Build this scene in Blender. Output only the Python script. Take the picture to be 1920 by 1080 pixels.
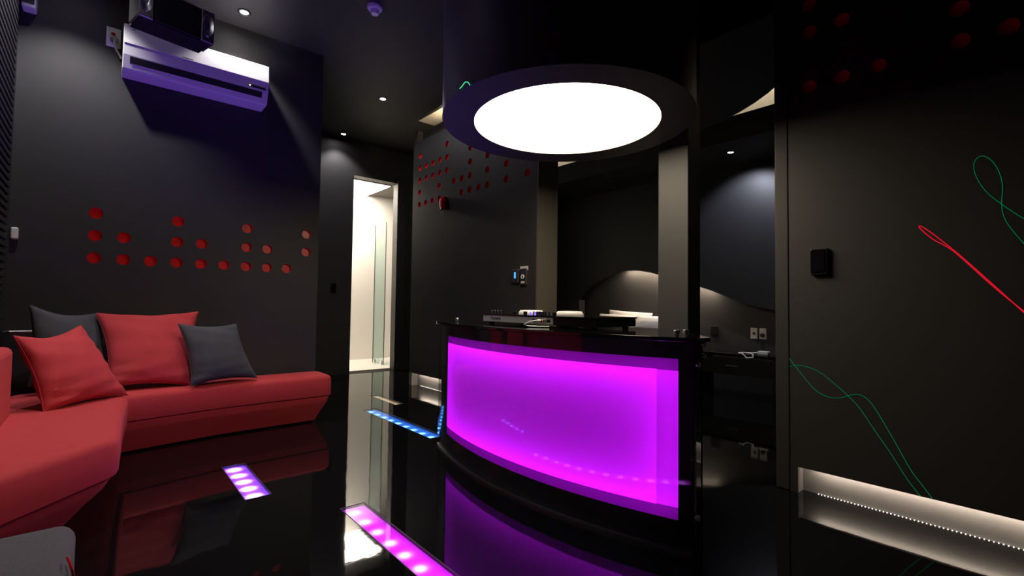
import bpy, bmesh, math, random
from mathutils import Vector, Matrix

random.seed(7)
scene = bpy.context.scene
for o in list(bpy.data.objects):
    bpy.data.objects.remove(o, do_unlink=True)
C = scene.collection

# ------------------------------------------------------------------ camera
CAM_H = 0.88
FPX, YAW, PIT, ROL = 896.24, math.radians(49.424), math.radians(2.018), math.radians(0.774)
Fv = Vector((math.cos(YAW) * math.cos(PIT), math.sin(YAW) * math.cos(PIT), math.sin(PIT)))
Rv = Fv.cross(Vector((0, 0, 1))).normalized()
Uv = Rv.cross(Fv)
Rr = math.cos(ROL) * Rv + math.sin(ROL) * Uv
Ur = -math.sin(ROL) * Rv + math.cos(ROL) * Uv
cam_d = bpy.data.cameras.new('camera')
cam = bpy.data.objects.new('camera', cam_d)
C.objects.link(cam)
cam_d.sensor_width = 36.0
cam_d.lens = 36.0 * FPX / 1920.0
cam_d.clip_start = 0.02
M3 = Matrix((Rr, Ur, -Fv)).transposed()
cam.matrix_world = Matrix.Translation((0, 0, CAM_H)) @ M3.to_4x4()
scene.camera = cam


def ray(x, y):
    return Fv + Rr * ((x - 960) / FPX) - Ur * ((y - 540) / FPX)


def onx(x, y, X):
    d = ray(x, y); return d * (X / d.x) + Vector((0, 0, CAM_H))


def ony(x, y, Y):
    d = ray(x, y); return d * (Y / d.y) + Vector((0, 0, CAM_H))


def onz(x, y, Z):
    d = ray(x, y); return d * ((Z - CAM_H) / d.z) + Vector((0, 0, CAM_H))


# ------------------------------------------------------------------ world, exposure
w = bpy.data.worlds.new('world'); scene.world = w; w.use_nodes = True
w.node_tree.nodes['Background'].inputs[0].default_value = (0.5, 0.5, 0.6, 1)
w.node_tree.nodes['Background'].inputs[1].default_value = 0.0
vs = scene.view_settings
vs.view_transform = 'Standard'; vs.look = 'None'; vs.gamma = 1; vs.exposure = 0.0
vs.use_curve_mapping = False

# light levels of the lamps of the place
L_DRUM = 12.0
L_DOWN = 44.0
L_BATH = 9.0
L_BOOTH = 17.0

# ------------------------------------------------------------------ materials
MATS = {}


def principled(name, col, rough=0.5, metal=0.0, spec=0.5, bump=0.0, bscale=200.0, var=0.0, vscale=8.0,
               sheen=0.0, stretch=None, coat=0.0):
    m = bpy.data.materials.new(name); m.use_nodes = True
    nt = m.node_tree; b = nt.nodes['Principled BSDF']
    b.inputs['Base Color'].default_value = (*col, 1)
    b.inputs['Roughness'].default_value = rough
    b.inputs['Metallic'].default_value = metal
    b.inputs['Specular IOR Level'].default_value = spec
    b.inputs['Coat Weight'].default_value = coat
    if sheen:
        b.inputs['Sheen Weight'].default_value = sheen
        b.inputs['Sheen Tint'].default_value = (*[min(1, c * 2 + .1) for c in col], 1)
    tc = nt.nodes.new('ShaderNodeTexCoord')
    vec = tc.outputs['Object']
    if stretch:
        mp = nt.nodes.new('ShaderNodeMapping'); mp.inputs['Scale'].default_value = stretch
        nt.links.new(vec, mp.inputs['Vector']); vec = mp.outputs['Vector']
    if bump:
        n = nt.nodes.new('ShaderNodeTexNoise'); n.inputs['Scale'].default_value = bscale
        n.inputs['Detail'].default_value = 3
        nt.links.new(vec, n.inputs['Vector'])
        bp = nt.nodes.new('ShaderNodeBump'); bp.inputs['Strength'].default_value = bump
        bp.inputs['Distance'].default_value = 0.01
        nt.links.new(n.outputs['Fac'], bp.inputs['Height']); nt.links.new(bp.outputs['Normal'], b.inputs['Normal'])
    if var:
        n2 = nt.nodes.new('ShaderNodeTexNoise'); n2.inputs['Scale'].default_value = vscale
        n2.inputs['Detail'].default_value = 5
        nt.links.new(vec, n2.inputs['Vector'])
        mx = nt.nodes.new('ShaderNodeMix'); mx.data_type = 'RGBA'
        mx.inputs['A'].default_value = (*[c * (1 - var) for c in col], 1)
        mx.inputs['B'].default_value = (*[min(1, c * (1 + var)) for c in col], 1)
        nt.links.new(n2.outputs['Fac'], mx.inputs['Factor']); nt.links.new(mx.outputs['Result'], b.inputs['Base Color'])
    MATS[name] = m
    return m


def emission(name, col, strength):
    m = bpy.data.materials.new(name); m.use_nodes = True
    nt = m.node_tree; nt.nodes.clear()
    o = nt.nodes.new('ShaderNodeOutputMaterial'); e = nt.nodes.new('ShaderNodeEmission')
    e.inputs['Color'].default_value = (*col, 1); e.inputs['Strength'].default_value = strength
    nt.links.new(e.outputs[0], o.inputs[0]); MATS[name] = m
    return m


def clear_pane(name, tint=(1, 1, 1), ior=1.5, rough=0.0):
    """thin pane: see-through with a Fresnel gloss"""
    m = bpy.data.materials.new(name); m.use_nodes = True
    nt = m.node_tree; nt.nodes.clear()
    o = nt.nodes.new('ShaderNodeOutputMaterial'); t = nt.nodes.new('ShaderNodeBsdfTransparent')
    g = nt.nodes.new('ShaderNodeBsdfGlossy'); mx = nt.nodes.new('ShaderNodeMixShader')
    lw = nt.nodes.new('ShaderNodeLayerWeight'); lw.inputs['Blend'].default_value = .5      # Schlick reflectance, same from both sides
    pw_ = nt.nodes.new('ShaderNodeMath'); pw_.operation = 'POWER'; pw_.inputs[1].default_value = 5
    f = nt.nodes.new('ShaderNodeMath'); f.operation = 'MULTIPLY_ADD'
    f0 = ((ior - 1) / (ior + 1)) ** 2; f.inputs[1].default_value = 1 - f0; f.inputs[2].default_value = f0
    nt.links.new(lw.outputs['Facing'], pw_.inputs[0]); nt.links.new(pw_.outputs[0], f.inputs[0])
    t.inputs['Color'].default_value = (*tint, 1); g.inputs['Roughness'].default_value = rough
    nt.links.new(f.outputs[0], mx.inputs[0]); nt.links.new(t.outputs[0], mx.inputs[1]); nt.links.new(g.outputs[0], mx.inputs[2])
    nt.links.new(mx.outputs[0], o.inputs[0]); MATS[name] = m
    return m


def translucent(name, col):
    m = bpy.data.materials.new(name); m.use_nodes = True
    nt = m.node_tree; nt.nodes.clear()
    o = nt.nodes.new('ShaderNodeOutputMaterial'); t = nt.nodes.new('ShaderNodeBsdfTranslucent')
    t.inputs['Color'].default_value = (*col, 1)
    nt.links.new(t.outputs[0], o.inputs[0]); MATS[name] = m
    return m


principled('black_wall', (.033, .0315, .033), .55, bump=.03, bscale=250, var=.06, vscale=3)
principled('black_ceiling', (.024, .022, .022), .6, bump=.03, bscale=250)
principled('jamb_lit', (.115, .104, .085), .5)  # wall black lightened, drum lamp light on the end face put into the colour
principled('wave_paint', (.012, .012, .0135), .5)
principled('drum_paint', (.062, .055, .056), .5, bump=.02, bscale=200)
principled('black_gloss', (.004, .004, .005), .06, spec=.6)
principled('black_plastic', (.012, .012, .013), .35)
principled('black_matte', (.006, .006, .007), .6)
principled('red_acrylic', (.80, .032, .028), .3)
principled('red_fabric', (.46, .030, .036), .85, bump=.25, bscale=900, var=.10, vscale=60, sheen=.25)
principled('grey_fabric', (.050, .050, .058), .85, bump=.25, bscale=900, var=.12, vscale=60, sheen=.2)
principled('felt_grey', (.085, .080, .094), .95, bump=.5, bscale=420, var=.35, vscale=220, sheen=.3)
principled('white_plastic', (.78, .77, .76), .3)
principled('white_linen', (.80, .77, .76), .8, bump=.1, bscale=300)
principled('chrome', (.85, .85, .87), .28, metal=1)
principled('steel', (.45, .45, .47), .3, metal=1)
principled('silver_panel', (.55, .54, .57), .4)
principled('bath_tile', (.86, .83, .77), .25, var=.02, vscale=2)
principled('bath_ceiling', (.12, .11, .10), .6)
principled('cove_paint', (.55, .52, .45), .6)
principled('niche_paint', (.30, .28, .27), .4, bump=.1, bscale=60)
principled('red_gloss', (.42, .008, .014), .15)
principled('grey_cable', (.35, .35, .34), .5)
principled('white_cable', (.7, .7, .7), .45)
principled('dark_mark', (.03, .03, .035), .5)
principled('box_white', (.10, .10, .10), .6)
principled('black_linen', (.012, .011, .012), .8, bump=.2, bscale=30)
principled('wire_black', (.01, .01, .01), .4)
principled('tray_plastic', (.7, .68, .8), .4)
clear_pane('clear_glass', (.97, .98, .98))
clear_pane('shower_glass', (.80, .90, .88))
emission('drum_light', (1.0, .85, .62), L_DRUM)
emission('downlight_lens', (1, .95, .95), 60)
emission('bath_light', (1, .90, .77), 25)
emission('booth_led', (.92, .009, 1.55), L_BOOTH)
emission('warm_led', (1, .80, .58), 200)
emission('divider_led', (1, .78, .52), 120)
emission('cove_led', (1, .86, .66), 34)
emission('niche_led', (1, .86, .70), 46)
emission('niche_bead', (1, .9, .78), 2.2)
emission('violet_tray', (.24, .03, .95), 2.0)
emission('violet_led', (.24, .09, 1.0), 120)
emission('magenta_tray', (.80, .012, 1.0), 2.0)
emission('magenta_led', (.50, .15, 1.0), 13)
emission('blue_tray', (.03, .16, .85), 2.0)
emission('blue_led', (.14, .46, 1.0), 14)
emission('warm_tray', (.65, .45, .28), 1.8)
emission('warm_spot', (1, .76, .5), 4)
emission('screen_blue', (.08, .35, 1.0), 1.6)
emission('indicator_amber', (1, .8, .3), 3)
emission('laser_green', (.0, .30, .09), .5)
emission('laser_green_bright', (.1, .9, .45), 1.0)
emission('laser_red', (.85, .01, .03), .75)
emission('indicator_violet', (.25, .15, 1.0), 1.4)
translucent('strip_diffuser', (.9, .9, .9))
translucent('booth_diffuser', (.85, .85, .85))
translucent('booth_border', (.13, .13, .13))

# glossy black epoxy floor: a nearly mirror-smooth coat with fine ripples
fm = principled('black_epoxy', (.0035, .0034, .004), .035, spec=.5)
nt = fm.node_tree; b = nt.nodes['Principled BSDF']
b.inputs['IOR'].default_value = 1.34
tc = nt.nodes.new('ShaderNodeTexCoord')
n1 = nt.nodes.new('ShaderNodeTexNoise'); n1.inputs['Scale'].default_value = 3.0; n1.inputs['Detail'].default_value = 2
n2 = nt.nodes.new('ShaderNodeTexNoise'); n2.inputs['Scale'].default_value = 26.0; n2.inputs['Detail'].default_value = 2
ad = nt.nodes.new('ShaderNodeMath'); ad.operation = 'MULTIPLY_ADD'; ad.inputs[1].default_value = .10
bp = nt.nodes.new('ShaderNodeBump'); bp.inputs['Strength'].default_value = .12; bp.inputs['Distance'].default_value = .006
nt.links.new(tc.outputs['Object'], n1.inputs['Vector']); nt.links.new(tc.outputs['Object'], n2.inputs['Vector'])
nt.links.new(n2.outputs['Fac'], ad.inputs[0]); nt.links.new(n1.outputs['Fac'], ad.inputs[2])
nt.links.new(ad.outputs[0], bp.inputs['Height']); nt.links.new(bp.outputs['Normal'], b.inputs['Normal'])

# ------------------------------------------------------------------ mesh helpers


class MB:
    def __init__(s):
        s.v = []; s.f = []

    def add(s, vs_, fs):
        n = len(s.v); s.v += [tuple(v) for v in vs_]; s.f += [tuple(i + n for i in f) for f in fs]; return s

    def box(s, x0, x1, y0, y1, z0, z1):
        return s.add([(x0, y0, z0), (x1, y0, z0), (x1, y1, z0), (x0, y1, z0), (x0, y0, z1), (x1, y0, z1), (x1, y1, z1), (x0, y1, z1)],
                     [(0, 3, 2, 1), (4, 5, 6, 7), (0, 1, 5, 4), (1, 2, 6, 5), (2, 3, 7, 6), (3, 0, 4, 7)])

    def quad(s, a, b_, c, d):
        return s.add([a, b_, c, d], [(0, 1, 2, 3)])

    def prism(s, poly, z0, z1):
        n = len(poly)
        return s.add([(x, y, z0) for x, y in poly] + [(x, y, z1) for x, y in poly],
                     [tuple(range(n))[::-1], tuple(range(n, 2 * n))] + [(i, (i + 1) % n, n + (i + 1) % n, n + i) for i in range(n)])

    def lathe(s, prof, n=24, c=(0, 0, 0), ax=None, cap=True):
        """prof: list of (r, h); ax: 3x3 with the lathe axis as z"""
        ax = ax or Matrix.Identity(3); c = Vector(c); vs_ = []; k = len(prof)
        for i in range(n):
            a = 2 * math.pi * i / n
            for r, h in prof:
                vs_.append(c + ax @ Vector((r * math.cos(a), r * math.sin(a), h)))
        fs = []
        for i in range(n):
            j = (i + 1) % n
            for q in range(k - 1):
                fs.append((i * k + q, j * k + q, j * k + q + 1, i * k + q + 1))
        if cap:
            if prof[0][0] > 1e-6: fs.append(tuple(i * k for i in range(n))[::-1])
            if prof[-1][0] > 1e-6: fs.append(tuple(i * k + k - 1 for i in range(n)))
        return s.add(vs_, fs)

    def tube(s, pts, r, n=6, closed=False):
        pts = [Vector(p) for p in pts]; vs_ = []; m = len(pts); prev = None
        for i, p in enumerate(pts):
            a = pts[max(0, i - 1)]; b_ = pts[min(m - 1, i + 1)]
            t = (b_ - a)
            t = t.normalized() if t.length > 1e-9 else Vector((0, 0, 1))
            if prev is None:
                u = t.orthogonal().normalized()
            else:
                u = (prev - t * prev.dot(t)); u = u.normalized() if u.length > 1e-6 else t.orthogonal().normalized()
            prev = u; v = t.cross(u)
            for k in range(n):
                an = 2 * math.pi * k / n
                vs_.append(p + r * (math.cos(an) * u + math.sin(an) * v))
        fs = [(i * n + k, i * n + (k + 1) % n, (i + 1) * n + (k + 1) % n, (i + 1) * n + k) for i in range(m - 1) for k in range(n)]
        fs += [tuple(range(n))[::-1], tuple(range((m - 1) * n, m * n))]
        return s.add(vs_, fs)

    def mesh(s, name, mat, smooth=False, bevel=0, seg=2, xf=None):
        me = bpy.data.meshes.new(name)
        me.from_pydata(s.v, [], s.f)
        bm = bmesh.new(); bm.from_mesh(me)
        bmesh.ops.remove_doubles(bm, verts=bm.verts, dist=1e-6)
        bmesh.ops.recalc_face_normals(bm, faces=bm.faces)
        if bevel:
            es = [e for e in bm.edges if len(e.link_faces) == 2 and e.calc_face_angle(0) > .5]
            bmesh.ops.bevel(bm, geom=es, offset=bevel, segments=seg, affect='EDGES', profile=.5, clamp_overlap=True)
        if xf: bmesh.ops.transform(bm, matrix=xf, verts=bm.verts)
        bm.to_mesh(me); bm.free()
        if smooth:
            for p in me.polygons: p.use_smooth = True
            me.set_sharp_from_angle(angle=math.radians(40))
        me.materials.append(MATS[mat])
        return me

    def build(s, name, mat, parent=None, **k):
        o = bpy.data.objects.new(name, s.mesh(name, mat, **k))
        C.objects.link(o); o.parent = parent
        return o


def link(name, me, parent=None, loc=None, rot=None):
    o = bpy.data.objects.new(name, me); C.objects.link(o); o.parent = parent
    if loc is not None: o.location = loc
    if rot is not None: o.rotation_euler = rot
    return o


def tag(o, label, cat, group=None):
    o['label'] = label; o['category'] = cat
    if group: o['group'] = group
    return o


def thing(name, label, cat, loc=(0, 0, 0), rotz=0, group=None):
    o = bpy.data.objects.new(name, None); C.objects.link(o)
    o.empty_display_size = .05; o.location = loc; o.rotation_euler = (0, 0, rotz)
    return tag(o, label, cat, group)


def struct(o, label=None):
    o['kind'] = 'structure'
    if label: o['label'] = label
    return o


def text(name, body, size, loc, mat, xdir, ydir, parent=None, extrude=.0004):
    """flat lettering as a mesh: xdir reading direction, ydir up"""
    cu = bpy.data.curves.new(name, 'FONT'); cu.body = body; cu.size = size; cu.extrude = extrude
    cu.align_x = 'CENTER'; cu.align_y = 'CENTER'
    tmp = bpy.data.objects.new(name + '_tmp', cu); C.objects.link(tmp)
    me = bpy.data.meshes.new_from_object(tmp.evaluated_get(bpy.context.evaluated_depsgraph_get()))
    bpy.data.objects.remove(tmp, do_unlink=True)
    x = Vector(xdir).normalized(); y = Vector(ydir).normalized(); z = x.cross(y)
    me.transform(Matrix.Translation(Vector(loc)) @ Matrix((x, y, z)).transposed().to_4x4())
    me.materials.clear(); me.materials.append(MATS[mat])
    o = bpy.data.objects.new(name, me); C.objects.link(o); o.parent = parent
    return o


def add_light(name, kind, loc, power, col, parent=None, aim=None, **k):
    d = bpy.data.lights.new(name, kind); d.energy = power; d.color = col
    for a, v in k.items(): setattr(d, a, v)
    o = bpy.data.objects.new(name, d); C.objects.link(o); o.parent = parent; o.location = loc
    if aim is not None:
        o.rotation_euler = Vector(aim).to_track_quat('-Z', 'Y').to_euler()
    return o


AXX = Matrix(((0, 0, -1), (1, 0, 0), (0, -1, 0)))   # lathe axis -> -x   (columns = images of x, y, z)
AX_NEGX = Matrix(((0, 0, -1), (0, 1, 0), (1, 0, 0)))
AX_NEGY = Matrix(((1, 0, 0), (0, 0, -1), (0, 1, 0)))
AX_DOWN = Matrix(((1, 0, 0), (0, -1, 0), (0, 0, -1)))

# ------------------------------------------------------------------ key planes
XW = 2.56          # divider wall / right wall plane
YB = 3.93          # back wall with the first dot pattern
YD = 5.78          # wall with the bathroom doorway
XL = -0.42         # left wall
ZC = 2.89          # ceiling
XBED = 5.2         # bedroom wall
YN = -1.6          # wall behind the camera
S1 = 0.14; S2 = 0.1346

# ------------------------------------------------------------------ floor with recessed light channels
STRIPS = [  # x0, x1, y0, y1
    (.508, .620, 2.392, 2.940), (.800, .908, .72, 2.045), (1.655, 1.765, 2.735, 3.79), (1.958, 2.040, 3.82, 4.34)]
xs = sorted({XL - .1, XBED + .1} | {v for s in STRIPS for v in s[:2]})
ys = sorted({YN - .1, YD} | {v for s in STRIPS for v in s[2:]})
fb = MB()
for i in range(len(xs) - 1):
    for j in range(len(ys) - 1):
        cx, cy = (xs[i] + xs[i + 1]) / 2, (ys[j] + ys[j + 1]) / 2
        if any(s[0] < cx < s[1] and s[2] < cy < s[3] for s in STRIPS): continue
        fb.quad((xs[i], ys[j], 0), (xs[i + 1], ys[j], 0), (xs[i + 1], ys[j + 1], 0), (xs[i], ys[j + 1], 0))
for s in STRIPS:
    x0, x1, y0, y1 = s
    for a, b_ in (((x0, y0), (x1, y0)), ((x1, y0), (x1, y1)), ((x1, y1), (x0, y1)), ((x0, y1), (x0, y0))):
        fb.quad((*a, 0), (*b_, 0), (*b_, -.07), (*a, -.07))
    fb.quad((x0, y0, -.07), (x1, y0, -.07), (x1, y1, -.07), (x0, y1, -.07))
struct(fb.build('floor', 'black_epoxy'), 'mirror-smooth black epoxy floor')

# ceiling
struct(MB().box(XL - .1, XBED + .1, YN - .1, YD + .05, ZC, ZC + .1).build('ceiling', 'black_ceiling'), 'matt black painted ceiling')


# ------------------------------------------------------------------ walls with round recesses
def holed_wall(name, org, ud, vd, nd, u0, u1, v0, v1, dots, cs, r, depth, mat, label, thick=.1, extra=None):
    """front face spanned by u (horizontal) and v (up) from org; dots = centres (u, v) on a lattice of pitch cs"""
    org, ud, vd, nd = map(Vector, (org, ud, vd, nd))
    mb = MB()
    P = lambda u, v, d=0: org + ud * u + vd * v - nd * d
    us = sorted({u0, u1} | {round(q, 5) for c in dots for q in (c[0] - cs / 2, c[0] + cs / 2)})
    vv = sorted({v0, v1} | {round(q, 5) for c in dots for q in (c[1] - cs / 2, c[1] + cs / 2)})

    def uniq(a):
        out = [a[0]]
        for q in a[1:]:
            if q - out[-1] > 1e-3: out.append(q)
        return out
    us, vv = uniq(us), uniq(vv)
    dset = {}
    for c in dots:
        i = min(range(len(us) - 1), key=lambda k: abs((us[k] + us[k + 1]) / 2 - c[0]))
        j = min(range(len(vv) - 1), key=lambda k: abs((vv[k] + vv[k + 1]) / 2 - c[1]))
        dset[(i, j)] = c
    N = 24
    for i in range(len(us) - 1):
        for j in range(len(vv) - 1):
            a, b_, c, d = us[i], us[i + 1], vv[j], vv[j + 1]
            if extra and any(e[0] - 1e-4 <= (a + b_) / 2 <= e[1] and e[2] <= (c + d) / 2 <= e[3] for e in extra): continue
            if (i, j) not in dset:
                mb.quad(P(a, c), P(b_, c), P(b_, d), P(a, d)); continue
            cu, cv = dset[(i, j)]
            ring = []; sq = []
            for k in range(N):
                an = 2 * math.pi * (k + .5) / N - 3 * math.pi / 4
                co, si = math.cos(an), math.sin(an); m_ = max(abs(co), abs(si))
                ring.append((cu + r * co, cv + r * si))
                uu = (a + b_) / 2 + (b_ - a) / 2 * co / m_; vq = (c + d) / 2 + (d - c) / 2 * si / m_
                sq.append((uu, vq))
            for k in range(N):
                q = (k + 1) % N
                mb.quad(P(*sq[k]), P(*sq[q]), P(*ring[q]), P(*ring[k]))
            for (qu, qv), kk in (((a, c), N - 1), ((b_, c), N // 4 - 1), ((b_, d), N // 2 - 1), ((a, d), 3 * N // 4 - 1)):
                mb.add([P(qu, qv), P(*sq[kk]), P(*sq[(kk + 1) % N])], [(0, 1, 2)])
    # rear and rims
    for q in (((u0, v0), (u1, v0)), ((u1, v0), (u1, v1)), ((u1, v1), (u0, v1)), ((u0, v1), (u0, v0))):
        mb.quad(P(*q[0]), P(*q[1]), P(*q[1], thick), P(*q[0], thick))
    mb.quad(P(u0, v0, thick), P(u1, v0, thick), P(u1, v1, thick), P(u0, v1, thick))
    wall = struct(mb.build(name, mat), label)
    # one red cup per recess
    cup = MB(); prof = [(r * 1.002, 0), (r * 1.002, depth), (0, depth)]
    ax = Matrix((ud, vd, -nd)).transposed()
    if ax.determinant() < 0: ax = Matrix((-ud, vd, -nd)).transposed()
    cup.lathe(prof, 24, ax=ax, cap=False)
    me = cup.mesh('red_recess', 'red_acrylic', smooth=True)
    for c in dots: link('red_recess', me, wall, P(*c))
    return wall


# back wall with the dots above the sofa
d1 = [(0, 1), (3, 1), (6, 1), (9, 1), (0, 2), (1, 2), (3, 2), (4, 2), (6, 2), (7, 2), (9, 2)] + [(i, 3) for i in range(9)]
X0, Z0 = -.0466, .6758 + CAM_H
dots = [(X0 + c * S1, Z0 - r * S1) for c, r in d1]
holed_wall('wall_back', (0, YB, 0), (1, 0, 0), (0, 0, 1), (0, -1, 0), XL, 1.308, 0, ZC, dots, S1, .0345, .022, 'black_wall',
           'black wall with round red recesses behind the sofa', thick=.08)
# alcove side (hidden return of the back wall)
struct(MB().box(1.228, 1.308, YB + .08, YD, 0, ZC).build('wall_alcove', 'black_wall'))

# divider wall with the second pattern; the top stays below the ceiling
k2 = S2 / .15876
Y2, Z2 = 5.43935 * k2, 2.06899 * k2 + CAM_H
d2 = [(0, 1), (0, 2), (0, 3), (0, 4), (0, 5), (1, 2), (1, 3), (1, 5), (2, 2), (2, 3), (2, 5), (3, 2), (3, 3), (3, 4), (3, 5),
      (4, 1), (4, 2), (4, 3), (5, 4), (6, 4), (6, 5), (7, 2), (7, 3), (7, 4), (7, 5), (8, 5), (9, 5), (9, 4), (9, 3), (11, 5), (11, 4), (13, 5)]
XD = 2.599          # plane of the pattern fit
KD = XW / XD
dots = [(-(Y2 - c * S2) * KD, (Z2 - CAM_H - r * S2) * KD + CAM_H) for c, r in d2]
ZT2 = 2.64
JA = 2.687
holed_wall('wall_divider', (XW, 0, 0), (0, -1, 0), (0, 0, 1), (-1, 0, 0), -4.69, -JA - .016, .135, ZT2, dots, S2 * KD, .031, .016, 'black_wall',
           'black divider wall with small red dot pattern beside the doorway', thick=.02)
# its foot, set back behind the low light niche
struct(MB().box(XW, XW + .217, JA, JA + .016, 0, ZT2).build('trim_6', 'jamb_lit'), 'black end face of the divider wall, coloured lighter for the drum lamp light')
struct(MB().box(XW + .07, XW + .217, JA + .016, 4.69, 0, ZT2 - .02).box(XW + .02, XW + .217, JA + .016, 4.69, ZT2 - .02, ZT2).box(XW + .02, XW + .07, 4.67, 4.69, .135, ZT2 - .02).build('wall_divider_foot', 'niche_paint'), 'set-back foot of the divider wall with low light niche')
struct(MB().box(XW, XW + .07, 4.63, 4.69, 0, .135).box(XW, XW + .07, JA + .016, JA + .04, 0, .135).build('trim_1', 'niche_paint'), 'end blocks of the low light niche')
# cove band above the divider wall
struct(MB().box(XW + .06, XW + .075, JA, 4.52, ZT2, 2.745).box(XW + .0, XW + .06, 4.60, 4.66, ZT2, 2.77).build('trim_2', 'drum_paint'), 'dark cove board on top of the divider wall')
struct(MB().box(XW + .012, XW + .217, JA, 4.62, ZC - .006, ZC - .001).build('trim_8', 'cove_paint'), 'added pale strip that brightens the ceiling cove above the divider wall')  # added reflector, pale so the tape's glow shows on the black ceiling

# right wall with its dots and niche
dr = [(0.80, 0), (.666, 0), (.532, 0), (.80, 2), (.666, 2), (.80, 3), (.266, 0), (.266, 1), (.132, 0), (.0, 0), (-.134, 0), (-.134, 1)]
dots = [(-y, 1.953 + r * .1335) for y, r in dr]
holed_wall('wall_right', (XW, 0, 0), (0, -1, 0), (0, 0, 1), (-1, 0, 0), -.896, 1.7, .122, ZC, dots, .1335, .031, .016, 'black_wall',
           'black wall at the right with laser traces and low light niche', thick=.02)
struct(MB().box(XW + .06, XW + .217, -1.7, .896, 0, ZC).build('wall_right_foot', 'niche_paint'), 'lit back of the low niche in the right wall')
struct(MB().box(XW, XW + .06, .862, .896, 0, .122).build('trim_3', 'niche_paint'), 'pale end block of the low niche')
struct(MB().box(XW - .001, XW + .004, .864, .8965, 0, .122).build('trim_7', 'black_wall'))
struct(MB().box(XW - .004, XW + .217, .897, .960, 0, ZC).build('trim_4', 'black_wall', bevel=.006, seg=3), 'black edge post of the right wall')
# pillar between the two openings
struct(MB().box(XW, XW + .142, 1.431, 1.626, 0, ZC).build('wall_pillar', 'black_wall', bevel=.003), 'black pillar between the two openings to the bed')

# wall with the bathroom doorway
DX0, DX1, DZ = 2.335, 2.93, 2.488
struct(MB().box(1.228, DX0, YD, YD + .12, 0, ZC).box(DX1, XBED, YD, YD + .12, 0, ZC).box(DX0, DX1, YD, YD + .12, DZ, ZC)
       .build('wall_door', 'black_wall'), 'black wall with the lit bathroom doorway')
struct(MB().box(1.31, DX0 - .004, YD - .016, YD, 0, .085).build('baseboard_door', 'black_plastic', bevel=.003))
dr_ = struct(MB().box(DX1 - .012, 3.045, YD - .03, YD, 0, DZ + .02).build('door_1', 'black_wall', bevel=.003), 'dark casing at the right of the bathroom doorway')
MB().box(DX1 - .018, 3.05, YD - .036, YD, 0, .085).build('plinth', 'black_wall', dr_, bevel=.003)
MB().box(DX0, DX1, YD - .005, YD + .12, DZ - .02, DZ + .012).build('head', 'black_wall', dr_)

# remaining shell
wl = struct(MB().box(XL - .1, XL, YN, YD, 0, ZC).build('wall_left', 'black_wall'), 'black ribbed wall at the far left')
rib = MB().box(0, .012, 0, 2.0, 0, .022).mesh('slat', 'black_matte')
for i in range(52): link('slat', rib, wl, (XL, 1.80, .75 + i * .041))
struct(MB().box(XL - .1, XBED, YN - .1, YN, 0, ZC).build('wall_near', 'black_wall'))
struct(MB().box(XBED, XBED + .1, YN, YD, 0, ZC).build('wall_bedroom', 'black_wall'), 'wall behind the bed under the wave panel')
struct(MB().box(XW + .217, XBED, -.05, .05, 0, ZC).build('wall_bedside', 'black_wall'))

# bathroom shell behind the doorway
BZ = 2.55; BY = 7.05
struct(MB().box(1.9, 4.6, YD + .12, BY + .1, -.03, .02).build('floor_bathroom', 'bath_tile'), 'pale bathroom floor')
struct(MB().box(1.9, 4.6, BY, BY + .1, .02, BZ).build('wall_bathroom', 'bath_tile'), 'cream tiled bathroom wall')
struct(MB().box(1.8, 1.9, YD + .12, BY, .02, BZ).build('wall_bathroom_left', 'bath_tile'))
struct(MB().box(4.6, 4.7, YD + .12, BY, .02, BZ).build('wall_bathroom_right', 'bath_tile'))
struct(MB().box(1.8, 4.7, YD + .12, BY + .1, BZ, BZ + .05).build('ceiling_bathroom', 'bath_ceiling'), 'grey bathroom ceiling')
bl = thing('ceiling_panel', 'bright square light panel in the bathroom ceiling', 'light', (2.56, 6.64, BZ))
MB().box(-.50, .50, -.41, .41, -.016, 0).build('frame', 'white_plastic', bl)
MB().box(-.485, .485, -.395, .395, -.02, -.0165).build('diffuser', 'bath_light', bl)
sg = thing('shower_screen', 'clear glass shower screen seen through the bathroom doorway', 'glass screen', (3.0, 6.4, .02))
MB().box(-.004, .004, -.16, .18, 0, 2.0).build('pane', 'shower_glass', sg)
MB().box(-.006, .006, .18, .186, 0, 2.0).build('edge_strip', 'steel', sg)
MB().box(-.006, .006, -.166, -.16, 0, 2.0).build('edge_strip', 'steel', sg)
for yy in (-.1, .12): MB().box(-.015, .015, yy - .02, yy + .02, 0, .05).build('clamp', 'chrome', sg, bevel=.003)

# ------------------------------------------------------------------ drum lamp
DC = Vector((1.835, 1.723)); RZ = .955 + CAM_H; RI = .4855; RO = .648
dl = thing('drum_lamp', 'large dark ceiling drum with glowing round disc above the booth', 'lamp', (DC.x, DC.y, ZC))
hz = RZ - ZC
MB().lathe([(RO, 0), (RO, hz), (RI, hz), (RI, hz + .022), (RI - .001, hz + .022)], 96, cap=False).build('drum', 'drum_paint', dl, smooth=True)
MB().lathe([(0, hz + .020), (RI - .002, hz + .020)], 96, cap=False).build('disc', 'drum_light', dl)
MB().lathe([(RI - .0015, hz + .001), (RI - .0015, hz + .021)], 96, cap=False).build('inner_rim', 'cove_paint', dl, smooth=True)


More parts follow.
